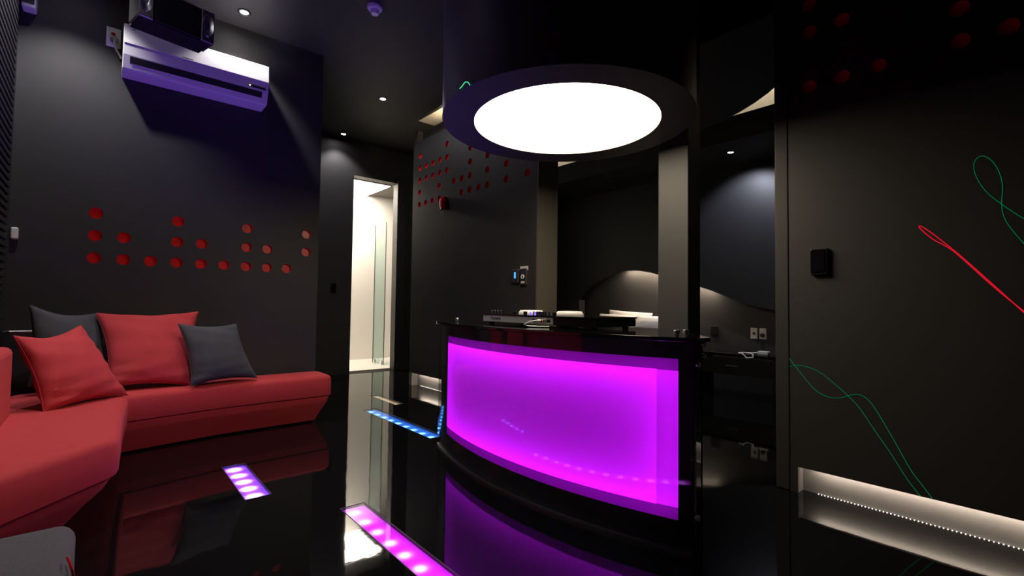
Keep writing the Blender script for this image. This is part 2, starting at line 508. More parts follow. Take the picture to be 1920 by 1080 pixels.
# ------------------------------------------------------------------ ceiling downlights
def downlight(x, y, z, label, power, size=math.radians(110), aim=(0, 0, -1), col=(1, .95, .97)):
    t = thing('downlight', label, 'light', (x, y, z), group='ceiling downlights')
    MB().lathe([(.026, 0), (.042, 0), (.042, -.006), (.034, -.009), (.026, -.005)], 24, cap=False).build('trim_ring', 'black_plastic', t, smooth=True)
    MB().lathe([(0, -.003), (.026, -.003)], 20, cap=False).build('lens', 'downlight_lens', t)
    add_light('bulb', 'SPOT', (0, 0, -.02), power, col, t, aim, spot_size=size, spot_blend=.6, shadow_soft_size=.03)
    return t


downlight(.684, 3.700, ZC, 'ceiling downlight above the air conditioner', L_DOWN * .95, math.radians(90), (0, .08, -1))
downlight(2.031, 4.363, ZC, 'middle ceiling downlight between smoke detector and doorway', L_DOWN * .2, math.radians(165))
downlight(2.12, 5.60, ZC, 'ceiling downlight nearest the bathroom doorway', L_DOWN * .5)
downlight(-.22, 3.50, ZC, 'ceiling downlight over the corner of the sofa', L_DOWN * 1.3, math.radians(100))
downlight(.25, 2.35, ZC, 'ceiling downlight over the front of the sofa', L_DOWN * 1.8, math.radians(80))

# ------------------------------------------------------------------ bedroom: soffit, canopy, wave panel, bed
struct(MB().lathe([(0, 2.48), (1.76, 2.48), (1.76, ZC), (0, ZC)], 64, c=(2.35, 2.55, 0), cap=False).build('tmp', 'black_ceiling', smooth=True))
sof = bpy.data.objects['tmp']
# keep only the bedroom half of the round soffit
bm = bmesh.new(); bm.from_mesh(sof.data)
bmesh.ops.bisect_plane(bm, geom=bm.verts[:] + bm.edges[:] + bm.faces[:], plane_co=(XW + .15, 0, 0), plane_no=(-1, 0, 0), clear_outer=True)
bm.to_mesh(sof.data); bm.free()
sof.name = 'ceiling_soffit'; sof['label'] = 'curved black soffit over the bed opening'
cz = 2.625
struct(MB().box(4.3, XBED, .05, YD, 2.40, 2.44).box(4.3, 4.33, .05, YD, 2.44, cz).build('ceiling_canopy', 'black_ceiling'), 'dropped black canopy above the bed')
struct(MB().box(XBED - .01, XBED, .05, YD, 2.44, ZC).box(4.3, XBED, .05, YD, ZC - .008, ZC - .002).build('trim_5', 'cove_paint'), 'pale lining of the light cove above the canopy')
led = tag(MB().box(4.36, 4.39, .1, 5.6, 2.45, 2.47).build('led_tape', 'cove_led'), 'warm light tape hidden on top of the bed canopy', 'light tape')
led2 = tag(MB().box(XW + .12, XW + .14, JA + .02, 4.25, ZT2 + .002, ZT2 + .012).build('led_tape', 'divider_led'), 'warm light tape in the cove on top of the divider wall', 'light tape')
downlight(4.61, 2.13, 2.40, 'ceiling downlight in the canopy right of the bed', L_DOWN * 1.1, math.radians(110), (.55, 0, -1), (.80, .83, 1))

# wave panel: everything above the curve hangs in front of the bedroom wall
wave = [(1.0, .80), (1.6, .815), (1.96, .868), (2.18, .917), (2.348, .979), (2.554, 1.062), (2.755, 1.128), (3.05, 1.215), (3.31, 1.292), (3.48, 1.325),
        (3.645, 1.338), (3.78, 1.328), (3.90, 1.30), (4.03, 1.258), (4.163, 1.200), (4.30, 1.128), (4.40, 1.068), (4.46, 1.01), (4.48, .96)]
pw = MB()
xf_, xb_ = XBED - .12, XBED - .09
poly = [(y, z) for y, z in wave]
k_ = len(poly)
for i in range(k_ - 1):
    (ya, za), (yb, zb) = poly[i], poly[i + 1]
    for xx in (xf_, xb_):
        pw.quad((xx, ya, za), (xx, yb, zb), (xx, yb, 2.40), (xx, ya, 2.40))
    pw.quad((xf_, ya, za), (xf_, yb, zb), (xb_, yb, zb), (xb_, ya, za))
pw.box(xf_, xb_, 4.48, YD, 0.96, 2.40).box(xf_, xb_, .05, 1.0, .80, 2.40)
struct(pw.build('wall_wave', 'wave_paint'), 'black wave-edged panel above the bed')
struct(MB().box(xf_, XBED, 4.48, YD, 0, .96).build('wall_wave_end', 'black_wall'))
lt = MB()
seg = [(y, z) for y, z in wave if 2.4 < y < 3.85]
for (ya, za), (yb, zb) in zip(seg, seg[1:]):
    lt.add([(xb_ + .01, ya, za + .02), (xb_ + .01, yb, zb + .02), (xb_ + .025, yb, zb + .02), (xb_ + .025, ya, za + .02)], [(0, 1, 2, 3)])
tag(lt.build('led_tape', 'warm_led'), 'warm light tape behind the wave edge over the bed', 'light tape')


# pillows ---------------------------------------------------------------
def pillow(name, corners, T, mat, label, cat='pillow', pinch=.07, wr=.006, seed=1, group=None, dip=.0):
    """corners BL, BR, TR, TL in world space; thickness T along the normal"""
    BL, BR, TR, TL = [Vector(c) for c in corners]
    rnd = random.Random(seed)
    ph = [rnd.uniform(0, 6.28) for _ in range(8)]
    n = ((BR - BL).cross(TL - BL)).normalized()
    N = 26
    mb = MB(); vs_ = []
    for side in (1, -1):
        for j in range(N + 1):
            for i in range(N + 1):
                u, v = -1 + 2 * i / N, -1 + 2 * j / N
                # denser near the edges
                u, v = math.sin(u * math.pi / 2), math.sin(v * math.pi / 2)
                uu = u * (1 - pinch * (1 - v * v) * abs(u)); vv = v * (1 - pinch * (1 - u * u) * abs(v))
                a, c = (uu + 1) / 2, (vv + 1) / 2
                p = (BL * (1 - a) + BR * a) * (1 - c) + (TL * (1 - a) + TR * a) * c
                p = p - Vector((0, 0, dip * (1 - abs(u + .2) ** 1.5) * max(0, v) ** 2 if abs(u + .2) < 1 else 0))
                env = max(0, 1 - u * u) ** .5 * max(0, 1 - v * v) ** .5
                env = env ** .85
                edge = min(1, env * 2)
                fold = (math.sin(9 * u - 5 * v + ph[0]) * .5 + math.sin(14 * v + 6 * u * v + ph[1]) * .5) * (1 - env * .75) * edge
                low = math.sin(22 * v + 3 * u + ph[2]) * max(0, -v) * max(0, -u) * edge
                p = p + n * side * (T / 2 * env + wr * fold + wr * .9 * low)
                vs_.append(p)
    M_ = (N + 1) ** 2; fs = []
    for s_ in (0, 1):
        for j in range(N):
            for i in range(N):
                q = s_ * M_ + j * (N + 1) + i
                f = (q, q + 1, q + N + 2, q + N + 1)
                fs.append(f if s_ == 0 else f[::-1])
    mb.add(vs_, fs)
    base = (BL + BR) / 2
    mb.v = [tuple(Vector(v) - base) for v in mb.v]
    t = thing(name, label, cat, base, group=group)
    mb.build('cover', mat, t, smooth=True)
    # piped seam running around the edge
    pts = []
    for k in range(81):
        q = k / 80 * 4; s_ = int(q) % 4; fr = q - int(q); e = 2 * fr - 1
        u, v = [(e, -1), (1, e), (-e, 1), (-1, -e)][s_]
        uu = u * (1 - pinch * (1 - v * v) * abs(u)); vv = v * (1 - pinch * (1 - u * u) * abs(v))
        a, c = (uu + 1) / 2, (vv + 1) / 2
        pts.append((BL * (1 - a) + BR * a) * (1 - c) + (TL * (1 - a) + TR * a) * c - base - Vector((0, 0, dip * (1 - abs(u + .2) ** 1.5) * max(0, v) ** 2 if abs(u + .2) < 1 else 0)))
    MB().tube(pts, .003, 6).build('seam', mat, t, smooth=True)
    return t


# bed
bed = thing('bed', 'low bed with black cover behind the booth', 'bed', (4.2, 3.5, 0))
MB().box(-.98, .97, -.80, .80, .02, .30).build('base', 'black_plastic', bed, bevel=.01)
MB().box(-.96, .95, -.78, .78, .30, .52).build('mattress', 'black_linen', bed, bevel=.05, seg=3)
bc = MB(); N = 30; vs_ = []
for j in range(N + 1):
    for i in range(N + 1):
        x, y = -1.0 + 1.62 * i / N, -.84 + 1.68 * j / N
        z = .545 + .014 * math.sin(7 * x + 4 * y) + .012 * math.sin(13 * y - 3 * x) + .02 * (i / N) ** 6
        if j in (0, N) or i == 0: z = .18
        vs_.append((x, y, z))
bc.add(vs_, [(j * (N + 1) + i, j * (N + 1) + i + 1, (j + 1) * (N + 1) + i + 1, (j + 1) * (N + 1) + i) for j in range(N) for i in range(N)])
bc.build('cover', 'black_linen', bed, smooth=True)


def px_pillow(name, pts, T, mat, label, **k):
    return pillow(name, pts, T, mat, label, **k)


px_pillow('bed_pillow', [(4.86, 4.02, .575), (4.86, 3.44, .575), (4.98, 3.46, .77), (4.98, 4.03, .775)], .13, 'white_linen',
          'white bed pillow lying left in front on the bed', group='white bed pillows', pinch=.04, wr=.004, seed=3)
px_pillow('bed_pillow', [(4.84, 3.43, .575), (4.84, 2.83, .575), (4.96, 2.83, .76), (4.96, 3.43, .765)], .13, 'white_linen',
          'white bed pillow lying right in front, cut off by the pillar', group='white bed pillows', pinch=.04, wr=.004, seed=4)
px_pillow('bed_pillow', [(5.04, 3.95, .58), (5.02, 3.30, .58), (5.08, 3.30, .80), (5.08, 3.95, .83)], .10, 'white_linen',
          'white bed pillow standing behind the other two', group='white bed pillows', pinch=.04, wr=.004, seed=5)

# bedside shelf, outlets
sh = thing('bedside_table', 'low dark bedside table under the two wall sockets', 'table', (4.93, 2.18, 0))
MB().box(-.20, .14, -.42, .40, .40, .43).build('table_top', 'black_gloss', sh, bevel=.003)
MB().box(-.17, .13, -.40, -.37, 0, .40).build('side_panel', 'black_plastic', sh)
MB().box(-.17, .13, .35, .38, 0, .40).build('side_panel', 'black_plastic', sh)
dw = MB().box(-.19, -.165, -.36, .34, .22, .385).build('drawer', 'black_plastic', sh, bevel=.003)
MB().box(-.205, -.19, -.06, .06, .30, .312).build('handle', 'steel', dw, bevel=.002)
bxp = thing('cable_plug', 'pale plug with coiled cable on the bedside table', 'plug', (4.86, 1.93, .431))
MB().box(-.03, .03, -.05, .05, 0, .035).build('plug_body', 'white_plastic', bxp, bevel=.008)
MB().tube([(0, .05, .015), (-.02, .12, .01), (-.05, .2, .008), (-.09, .2, .006), (-.12, .15, .006), (-.145, .10, -.03), (-.145, .04, -.02), (-.12, .05, .006), (-.05, .1, .008), (0, .2, .006)], .006, 6).build('cable', 'white_cable', bxp, smooth=True)


def wall_plate(name, loc, w_, h_, mat, label, cat, nrm, group=None, hole='dark_mark'):
    t = thing(name, label, cat, loc, group=group)
    if nrm == 'x':   # faces -x
        MB().box(-.010, 0, -w_ / 2, w_ / 2, -h_ / 2, h_ / 2).build('plate', mat, t, bevel=.003)
        if hole: MB().lathe([(.0, .0125), (.014, .0125), (.014, .009)], 16, ax=AX_NEGX, c=(0, 0, -.0), cap=False).build('socket', hole, t)
    else:
        MB().box(-w_ / 2, w_ / 2, -.010, 0, -h_ / 2, h_ / 2).build('plate', mat, t, bevel=.003)
    return t


wall_plate('wall_socket', (XBED, 2.158, .616), .07, .112, 'white_plastic', 'left white wall socket above the bedside table', 'socket', 'x')
t = wall_plate('wall_socket', (XBED, 2.070, .616), .07, .112, 'white_plastic', 'right white wall socket with a plug above the bedside table', 'socket', 'x', hole=None)
MB().lathe([(.022, .009), (.022, .022), (.016, .04), (0, .04)], 18, ax=AX_NEGX, c=(0, .004, -.016), cap=False).build('plug', 'dark_mark', t, smooth=True)
wall_plate('wall_switch', (XBED, 2.586, .623), .085, .10, 'black_plastic', 'black wall switch beside the bed', 'switch', 'x', hole=None)

# ------------------------------------------------------------------ DJ booth
BCX, BCY, BR = 3.758, 1.719, 2.3065
Y0, Y1 = .885, 2.60


def arc(r, ya, yb, n=40):
    a0 = math.asin((ya - BCY) / r); a1 = math.asin((yb - BCY) / r)
    return [(BCX - r * math.cos(a0 + (a1 - a0) * i / n), BCY + r * math.sin(a0 + (a1 - a0) * i / n)) for i in range(n + 1)]


booth = thing('dj_booth', 'curved black glass booth with glowing magenta front', 'booth', (1.75, 1.72, 0))
BO = Vector((1.75, 1.72, 0))


def rel(mb):
    mb.v = [tuple(Vector(v) - BO) for v in mb.v]; return mb


def curved_sheet(r, ya, yb, z0, z1, n=40):
    mb = MB(); p = arc(r, ya, yb, n)
    for a, b_ in zip(p, p[1:]): mb.quad((*a, z0), (*b_, z0), (*b_, z1), (*a, z1))
    return rel(mb)


def curved_slab(r0, r1, ya, yb, z0, z1, n=40):
    a = arc(r1, ya, yb, n); b_ = arc(r0, ya, yb, n)
    mb = MB()
    for i in range(n):
        q = [(*a[i], z0), (*a[i + 1], z0), (*b_[i + 1], z0), (*b_[i], z0)]
        q2 = [(x, y, z1) for x, y, _ in q]
        mb.quad(*q[::-1]); mb.quad(*q2); mb.quad(q[0], q[1], q2[1], q2[0]); mb.quad(q[2], q[3], q2[3], q2[2])
    for i in (0, n):
        mb.quad((*a[i], z0), (*b_[i], z0), (*b_[i], z1), (*a[i], z1))
    return rel(mb)


ZTOP = .755
PY0, PY1, PZ0, PZ1 = .937, 2.440, .108, .690
rp = BR - .020
bw = .042
# outer clear glass, black surround, diffuser and its darker borders
curved_slab(BR - .004, BR, Y0, Y1, .012, ZTOP - .002).build('front_glass', 'clear_glass', booth, smooth=True)
for z0, z1, ya, yb in ((.004, PZ0, Y0, Y1), (PZ1, ZTOP - .002, Y0, Y1), (PZ0, PZ1, Y0, PY0), (PZ0, PZ1, PY1, Y1)):
    curved_slab(rp - .012, rp, ya, yb, z0, z1).build('surround', 'black_matte', booth, smooth=True)
curved_slab(BR - .018, BR + .003, Y0, Y1, 0, .012).build('base_rail', 'steel', booth, smooth=True)
rq = rp - .002
curved_sheet(rq, PY0 + .075, PY1, PZ0 + bw, PZ1 - bw).build('lit_panel', 'booth_diffuser', booth, smooth=True)
curved_sheet(rq, PY0 + .075, PY1, PZ1 - bw, PZ1).build('panel_border', 'booth_border', booth, smooth=True)
curved_sheet(rq, PY0 + .075, PY1, PZ0, PZ0 + bw).build('panel_border', 'booth_border', booth, smooth=True)
curved_sheet(rq, PY0, PY0 + .075, PZ1 - bw * 1.05, PZ1, 6).build('panel_border', 'booth_border', booth, smooth=True)
curved_sheet(rq, PY0, PY0 + .075, PZ0, PZ0 + bw * 1.05, 6).build('panel_border', 'booth_border', booth, smooth=True)
translucent('booth_side_border', (.52, .52, .52))
curved_sheet(rq, PY0, PY0 + .075, PZ0 + bw * 1.05, PZ1 - bw * 1.05, 6).build('panel_border', 'booth_side_border', booth, smooth=True)
# light box behind the diffuser with light tapes around its edge
rb = rp - .16
lb = MB()
p1 = arc(rp - .004, PY0, PY1); p2 = arc(rb, PY0, PY1)
for i in range(len(p1) - 1):
    lb.quad((*p2[i], PZ0), (*p2[i + 1], PZ0), (*p2[i + 1], PZ1), (*p2[i], PZ1))
    for z in (PZ0, PZ1): lb.quad((*p1[i], z), (*p1[i + 1], z), (*p2[i + 1], z), (*p2[i], z))
for i in (0, -1): lb.quad((*p1[i], PZ0), (*p2[i], PZ0), (*p2[i], PZ1), (*p1[i], PZ1))
rel(lb).build('light_box', 'box_white', booth)
rt = rp - .075
for z0, z1 in ((PZ1 - .012, PZ1 - .004), (PZ0 + .004, PZ0 + .012)):
    curved_slab(rt - .008, rt + .008, PY0 + .02, PY1 - .02, z0, z1, 24).build('light_tape', 'booth_led', booth)
for yy in (PY0 + .008, PY1 - .012):
    curved_slab(rt - .008, rt + .008, yy, yy + .006, PZ0 + .03, PZ1 - .03, 1).build('light_tape', 'booth_led', booth)
# body sides and top
XBK = 2.10
fr, fl = arc(BR - .03, Y0, Y1)[0], arc(BR - .03, Y0, Y1)[-1]
XS = 1.70
rel(MB().box(fr[0], XS, Y0 + .012, Y0 + .022, .0, ZTOP)).build('side_panel', 'black_gloss', booth)
rel(MB().box(fl[0], XS + .03, Y1 - .022, Y1 - .012, .0, ZTOP)).build('side_panel', 'black_gloss', booth)
for qa, qb in (((XS, Y0 + .012), (XBK - .02, 1.30)), ((XS + .03, Y1 - .012), (XBK - .02, 2.20))):
    d_ = (Vector(qb) - Vector(qa)).normalized(); n_ = Vector((-d_.y, d_.x)) * .005
    rel(MB().prism([(qa[0] + n_.x, qa[1] + n_.y), (qb[0] + n_.x, qb[1] + n_.y), (qb[0] - n_.x, qb[1] - n_.y), (qa[0] - n_.x, qa[1] - n_.y)], 0, ZTOP)).build('side_panel', 'black_gloss', booth)
tp = arc(BR + .02, Y0 - .03, Y1 + .02, 40)
top = rel(MB().prism(tp + [(XS + .07, Y1 + .02), (XBK + .04, 2.22), (XBK + .04, 1.28), (XS - .01, Y0 - .03)], ZTOP, ZTOP + .016)).build('counter_top', 'black_gloss', booth, bevel=.002)


def standoff(c, ax, r=.011, h=.022):
    return MB().lathe([(r * .7, 0), (r * .7, h * .35), (r, h * .35), (r, h), (r * .85, h + .002), (0, h + .002)], 16, c=Vector(c) - BO, ax=ax, cap=False) \
        .build('standoff', 'chrome', booth, smooth=True)


UPM = Matrix.Identity(3)
for px, xx in ((857, 1.66), (1269, 1.62), (1286, 1.68)):
    q = onx(px, 610, xx); standoff((xx, q.y, ZTOP + .016), UPM)
AX_NY = AX_NEGY
for xx, zz in ((1.645, .672), (1.64, .128), (1.685, .70), (1.685, .745)):
    standoff((xx, Y0 + .012, zz), AX_NY)

# ------------------------------------------------------------------ DJ controller on the booth
CX = 1.675
ya, yb = onx(907, 600, CX).y, onx(1118, 600, CX).y     # left end, right end (y decreases to the right)
zc = ZTOP + .016
ctl = thing('dj_controller', 'DJ controller with white jog wheels and silver rear on the booth', 'controller', (CX, (ya + yb) / 2, zc))
Wd = ya - yb; hw = Wd / 2; D = .30
for sx in (.03, D - .03):
    for sy in (-hw + .04, hw - .04):
        MB().lathe([(.014, 0), (.014, .012)], 12, c=(sx, sy, 0)).build('foot', 'black_plastic', ctl)
MB().box(0, D, -hw, hw, .012, .050).build('body', 'black_plastic', ctl, bevel=.003)
MB().box(-.006, D + .004, -hw - .004, hw + .004, .050, .057).build('top_plate', 'black_gloss', ctl, bevel=.002)
ysil = onx(1038, 605, CX).y - (ya + yb) / 2
rp_ = MB().box(-.004, .001, ysil, hw, .014, .049).build('rear_panel', 'silver_panel', ctl, bevel=.001)
text('lettering', 'Numark', .026, (-.0046, hw - .115, .033), 'dark_mark', (0, -1, 0), (0, 0, 1), rp_)
for k in range(5):
    MB().lathe([(.008, 0), (.008, .012), (.0045, .012), (.0045, .004)], 12, c=(-.003, ysil + .025 + k * .026, .032), ax=AX_NEGX, cap=False) \
        .build('jack', 'steel' if k % 2 else 'black_plastic', rp_, smooth=True)
zt = .057
for cy in (hw * .42, -hw * .28):
    j = MB().lathe([(.072, 0), (.072, .006), (.064, .020), (.060, .023), (0, .023)], 40, c=(.15, cy, zt), cap=False).build('jog_wheel', 'white_plastic', ctl, smooth=True)
    MB().lathe([(.045, .0232), (.045, .0245), (0, .0245)], 32, c=(.15, cy, zt), cap=False).build('platter', 'silver_panel', j, smooth=True)
knob = MB().lathe([(.006, 0), (.006, .016), (.0045, .019), (0, .019)], 12, cap=False).mesh('knob', 'black_plastic', smooth=True)
for k in range(4): 
    kn = link('knob', knob, ctl, (.03, hw - .035 - k * .028, zt))
    MB().lathe([(.0032, .019), (.0032, .0205), (0, .0205)], 10, cap=False).build('knob_cap', 'white_plastic', kn)
for cy in (.065, .04, .015, -.01):
    link('knob', knob, ctl, (.05, cy - .02, zt)); link('knob', knob, ctl, (.09, cy - .02, zt))
for k, cy in enumerate((.04, .005)): MB().lathe([(.005, .0), (.005, .016), (0, .016)], 10, c=(.02, cy, zt), cap=False).build('lit_button', 'indicator_violet', ctl)
for cy in (hw * .42, hw * .22, -hw * .3): MB().box(.025, .037, cy - .01, cy + .01, zt, zt + .018).build('fader_cap', 'black_plastic', ctl, bevel=.002)
# cables plugged into its rear
cbl = thing('audio_cable', 'white and red audio cable plugged into the DJ controller', 'cable', (CX - .02, (ya + yb) / 2 + ysil + .07, zc))
MB().tube([(.0, 0, .032), (-.03, .0, .034), (-.055, .02, .028), (-.07, .05, .012), (-.06, .02, .006), (-.03, -.03, .005), (.0, -.06, .005)], .003, 8).build('lead', 'white_cable', cbl, smooth=True)
MB().lathe([(.007, 0), (.007, .024), (.004, .032), (0, .032)], 12, c=(.008, 0, .032), ax=AX_NEGX, cap=False).build('plug', 'white_plastic', cbl, smooth=True)
MB().lathe([(.0072, .004), (.0072, .012)], 12, c=(.008, 0, .032), ax=AX_NEGX, cap=False).build('red_ring', 'red_gloss', cbl, smooth=True)

# ------------------------------------------------------------------ sofa


def smooth_poly(pts, it=3, keep=.25):
    for _ in range(it):
        out = []
        n = len(pts)
        for i in range(n):
            a, b_ = Vector(pts[i]), Vector(pts[(i + 1) % n])
            out += [a.lerp(b_, keep), a.lerp(b_, 1 - keep)]
        pts = out
    return [tuple(p) for p in pts]


def inset(pts, d):
    out = []; n = len(pts)
    for i in range(n):
        p0, p, p1 = Vector(pts[i - 1]), Vector(pts[i]), Vector(pts[(i + 1) % n])
        e0 = (p - p0).normalized(); e1 = (p1 - p).normalized()
        n0 = Vector((-e0.y, e0.x)); n1 = Vector((-e1.y, e1.x))
        nn = (n0 + n1); nn = nn.normalized() / max(.5, (nn.normalized()).dot(n1)) if nn.length > 1e-6 else n0
        out.append(p + nn * d)
    return out


def loft(coarse, prof):
    """rings are inset from the coarse outline, then rounded, so that no corner folds over"""
    rings = []
    for d, z in prof:
        pl = [tuple(p) for p in inset(coarse, d)] if d else coarse
        rings.append((smooth_poly(dens4(pl), 2), z))
    mb = MB(); n = len(rings[0][0]); vs_ = []
    for pl, z in rings: vs_ += [(p[0], p[1], z) for p in pl]
    fs = [(k * n + i, k * n + (i + 1) % n, (k + 1) * n + (i + 1) % n, (k + 1) * n + i) for k in range(len(prof) - 1) for i in range(n)]
    fs += [tuple(range(n))[::-1], tuple(range((len(prof) - 1) * n, len(prof) * n))]
    return mb.add(vs_, fs)


def dens4(pts, k=5):
    out = []
    for i in range(len(pts)):
        a, b_ = Vector(pts[i]), Vector(pts[(i + 1) % len(pts)])
        out += [tuple(a.lerp(b_, q / k)) for q in range(k)]
    return out


SH = .35
sofa = thing('corner_sofa', 'red fabric corner sofa with low seats along the black dotted wall', 'sofa', (.4, 3.3, 0))
SO = Vector((.4, 3.3, 0))


def srel(mb):
    mb.v = [tuple(Vector(v) - SO) for v in mb.v]; return mb


polyR = [(-.05, 3.40), (.2, 3.45), (.6, 3.53), (1.31, 3.56), (1.31, 3.84), (-.05, 3.84)]
polyL = [(-.392, 1.93), (-.215, 2.09), (.07, 2.43), (.095, 2.95), (.13, 3.42), (-.02, 3.82), (-.392, 3.82)]
TAPER = [(.16, .012), (.10, .085), (.045, .14), (.02, .185), (.022, .192)]
CUSH = [(.022, .193), (.004, .197), (0, .205), (0, SH - .035), (.006, SH - .018), (.02, SH - .006), (.045, SH)]
for pl, tk in ((polyR, .55), (polyL, 1.0)):
    srel(loft(pl, [(d * tk, z) for d, z in TAPER])).build('base', 'red_fabric', sofa, smooth=True)
    srel(loft(pl, CUSH)).build('seat_cushion', 'red_fabric', sofa, smooth=True)
br = MB().box(-.392, -.30, 1.95, 3.15, .30, .66)
srel(br).build('backrest', 'red_fabric', sofa, bevel=.03, seg=3)
for fx, fy in ((1.15, 3.70), (.3, 3.70), (-.3, 3.6), (-.3, 2.2), (-.1, 2.6)):
    srel(MB().lathe([(.025, 0), (.025, .04)], 14, c=(fx, fy, 0))).build('foot', 'black_plastic', sofa)

P_ = ony
pillow('cushion', [ony(203, 727, 3.56), ony(362, 724, 3.58), ony(372, 584, 3.80), ony(180, 587, 3.80)], .15, 'red_fabric',
       'large red cushion upright in the middle of the sofa', 'cushion', seed=11, pinch=.11, wr=.011)
pillow('cushion', [ony(358, 724, 3.50), ony(482, 708, 3.57), ony(443, 607, 3.66), ony(334, 607, 3.60)], .13, 'grey_fabric',
       'dark grey cushion leaning on the red one at the right end of the row', 'cushion', seed=12, pinch=.12, wr=.007)
pillow('cushion', [ony(54, 724, 3.66), ony(206, 726, 3.72), ony(190, 587, 3.86), ony(55, 569, 3.64)], .12, 'grey_fabric',
       'dark grey cushion in the sofa corner behind the red ones', 'cushion', seed=13, pinch=.10, wr=.006, dip=.02)
pillow('cushion', [ony(82, 775, 3.14), ony(240, 741, 3.42), ony(152, 610, 3.56), ony(25, 627, 3.22)], .16, 'red_fabric',
       'red cushion slumped in front of the dark grey corner one', 'cushion', seed=14, pinch=.12, wr=.014, dip=.02)

# grey ottoman in the foreground
ot = thing('ottoman', 'grey felt ottoman in the bottom left foreground', 'ottoman', (-.21, 1.33, 0))
MB().box(-.19, .18, -.33, .30, .03, .33).build('seat', 'felt_grey', ot, bevel=.035, seg=4, smooth=True)
for sx in (-.14, .13):
    for sy in (-.26, .24): MB().lathe([(.02, 0), (.018, .035)], 12, c=(sx, sy, 0)).build('foot', 'black_plastic', ot)
tg = [onz(126, 1046, .332), onz(131, 1056, .334), onz(135, 1068, .325), onz(138, 1082, .30)]
MB().tube([p - Vector((-.21, 1.33, 0)) for p in tg], .0025, 6).build('red_tag', 'red_gloss', ot, smooth=True)

# ------------------------------------------------------------------ air conditioner
ax0, ax1, ay, az0, az1 = .046, .862, YB, 2.302, 2.590
ac = thing('air_conditioner', 'white wall-mounted split air conditioner on the black dotted wall', 'air conditioner', ((ax0 + ax1) / 2, ay, az0))
hwA = (ax1 - ax0) / 2; HA = az1 - az0
prof = [(0, .0), (-.145, 0), (-.160, .006), (-.190, .085), (-.200, .145), (-.185, .255), (-.175, .275), (-.150, HA), (0, HA)]
mb = MB()
n = len(prof)
mb.add([(-hwA, y, z) for y, z in prof] + [(hwA, y, z) for y, z in prof],
       [tuple(range(n)), tuple(range(n, 2 * n))[::-1]] + [(i, (i + 1) % n, n + (i + 1) % n, n + i) for i in range(n)])
mb.build('body', 'white_plastic', ac, bevel=.004)
fpm = MB()
fq = [(-.206, .150), (-.190, .266), (-.182, .276), (-.178, .276), (-.184, .262), (-.199, .150)]
fpm.add([(-hwA + .002, y, z) for y, z in fq] + [(hwA - .002, y, z) for y, z in fq], [tuple(range(6)), tuple(range(6, 12))[::-1]] + [(i, (i + 1) % 6, 6 + (i + 1) % 6, 6 + i) for i in range(6)])
fp = fpm.build('front_panel', 'white_plastic', ac, bevel=.001)
text('lettering', 'LG', .016, (-hwA + .05, -.1940, .247), 'dark_mark', (1, 0, 0), (0, .14, 1), fp)
MB().box(-.11, -.05, -.2054, -.200, .158, .161).build('model_mark', 'dark_mark', fp)
MB().quad((-hwA + .035, -.1895, .078), (hwA - .04, -.1895, .078), (hwA - .04, -.1735, .036), (-hwA + .035, -.1735, .036)).build('outlet_slot', 'black_matte', ac)
vn = MB(); vn.add([(-hwA + .035, -.1765, .0385), (hwA - .04, -.1765, .0385), (hwA - .04, -.1735, .033), (-hwA + .035, -.1735, .033)], [(0, 1, 2, 3)])
vn.build('vane', 'white_plastic', ac)
MB().box(hwA - .13, hwA - .02, -.1975, -.185, .094, .106).build('display', 'dark_mark', ac)
MB().lathe([(.005, .003), (0, .003)], 12, c=(hwA - .122, -.1975, .100), ax=AX_NEGY, cap=False).build('indicator', 'indicator_amber', ac)
# plug plate and power cord
pl = thing('power_socket', 'white power socket with grey plug left of the air conditioner', 'socket', (.0, YB, 2.542))
MB().box(-.036, .036, -.010, 0, -.062, .062).build('plate', 'white_plastic', pl, bevel=.003)
MB().box(-.012, .008, -.011, -.0095, .012, .030).build('red_mark', 'red_gloss', pl)
MB().lathe([(.021, .008), (.021, .03), (.013, .045), (0, .045)], 18, c=(.004, 0, -.018), ax=AX_NEGY, cap=False).build('plug', 'grey_cable', pl, smooth=True)
MB().tube([(.004, -.045, -.018), (.004, -.055, -.03), (.004, -.05, -.055), (.015, -.035, -.085), (.035, -.025, -.115), (.040, -.025, -.13)], .006, 8).build('cord', 'grey_cable', pl, smooth=True)

# ------------------------------------------------------------------ speaker hung in front of it
sA, sB, sC, sD = [onz(a, b_, 2.35) for a, b_ in ((234, 46), (373, 102), (405, 86), (262, 30))]
mid = (sA + sB + sC + sD) / 4
dirL = ((sB - sA) + (sC - sD)); rz = math.atan2(dirL.y, dirL.x)
lh = dirL.length / 4; wh = ((sD - sA).length + (sC - sB).length) / 4
spk = thing('speaker', 'black loudspeaker with chrome ends hung below the ceiling before the air conditioner', 'speaker', (mid.x, mid.y, 2.35), rz)
MB().box(-lh + .012, lh - .012, -wh + .02, wh, 0, .19).build('cabinet', 'black_matte', spk, bevel=.006)
MB().box(-lh + .07, lh - .07, -wh, -wh + .02, .008, .182).build('grille', 'black_plastic', spk, bevel=.004)
for s_ in (-1, 1):
    e = MB().box(min(s_ * lh, s_ * (lh - .068)), max(s_ * lh, s_ * (lh - .068)), -wh, -wh + .02, .004, .186).build('end_cap', 'steel', spk, bevel=.005, seg=3)
    MB().lathe([(.052, .0), (.050, .006), (.03, .001), (.012, -.002), (0, -.002)], 24, c=(s_ * (lh - .034), -wh - .001, .10), ax=AX_NEGY @ Matrix.Diagonal((.55, 1.3, 1)), cap=False).build('horn', 'chrome', e, smooth=True)
    MB().box(s_ * lh - .012 if s_ > 0 else -lh, s_ * lh if s_ > 0 else -lh + .012, -wh + .02, wh - .03, .006, .184).build('side_cheek', 'steel', spk, bevel=.003)
MB().tube([(0, .02, .19), (0, .02, ZC - 2.35)], .016, 12).build('mount_pole', 'black_plastic', spk, smooth=True)
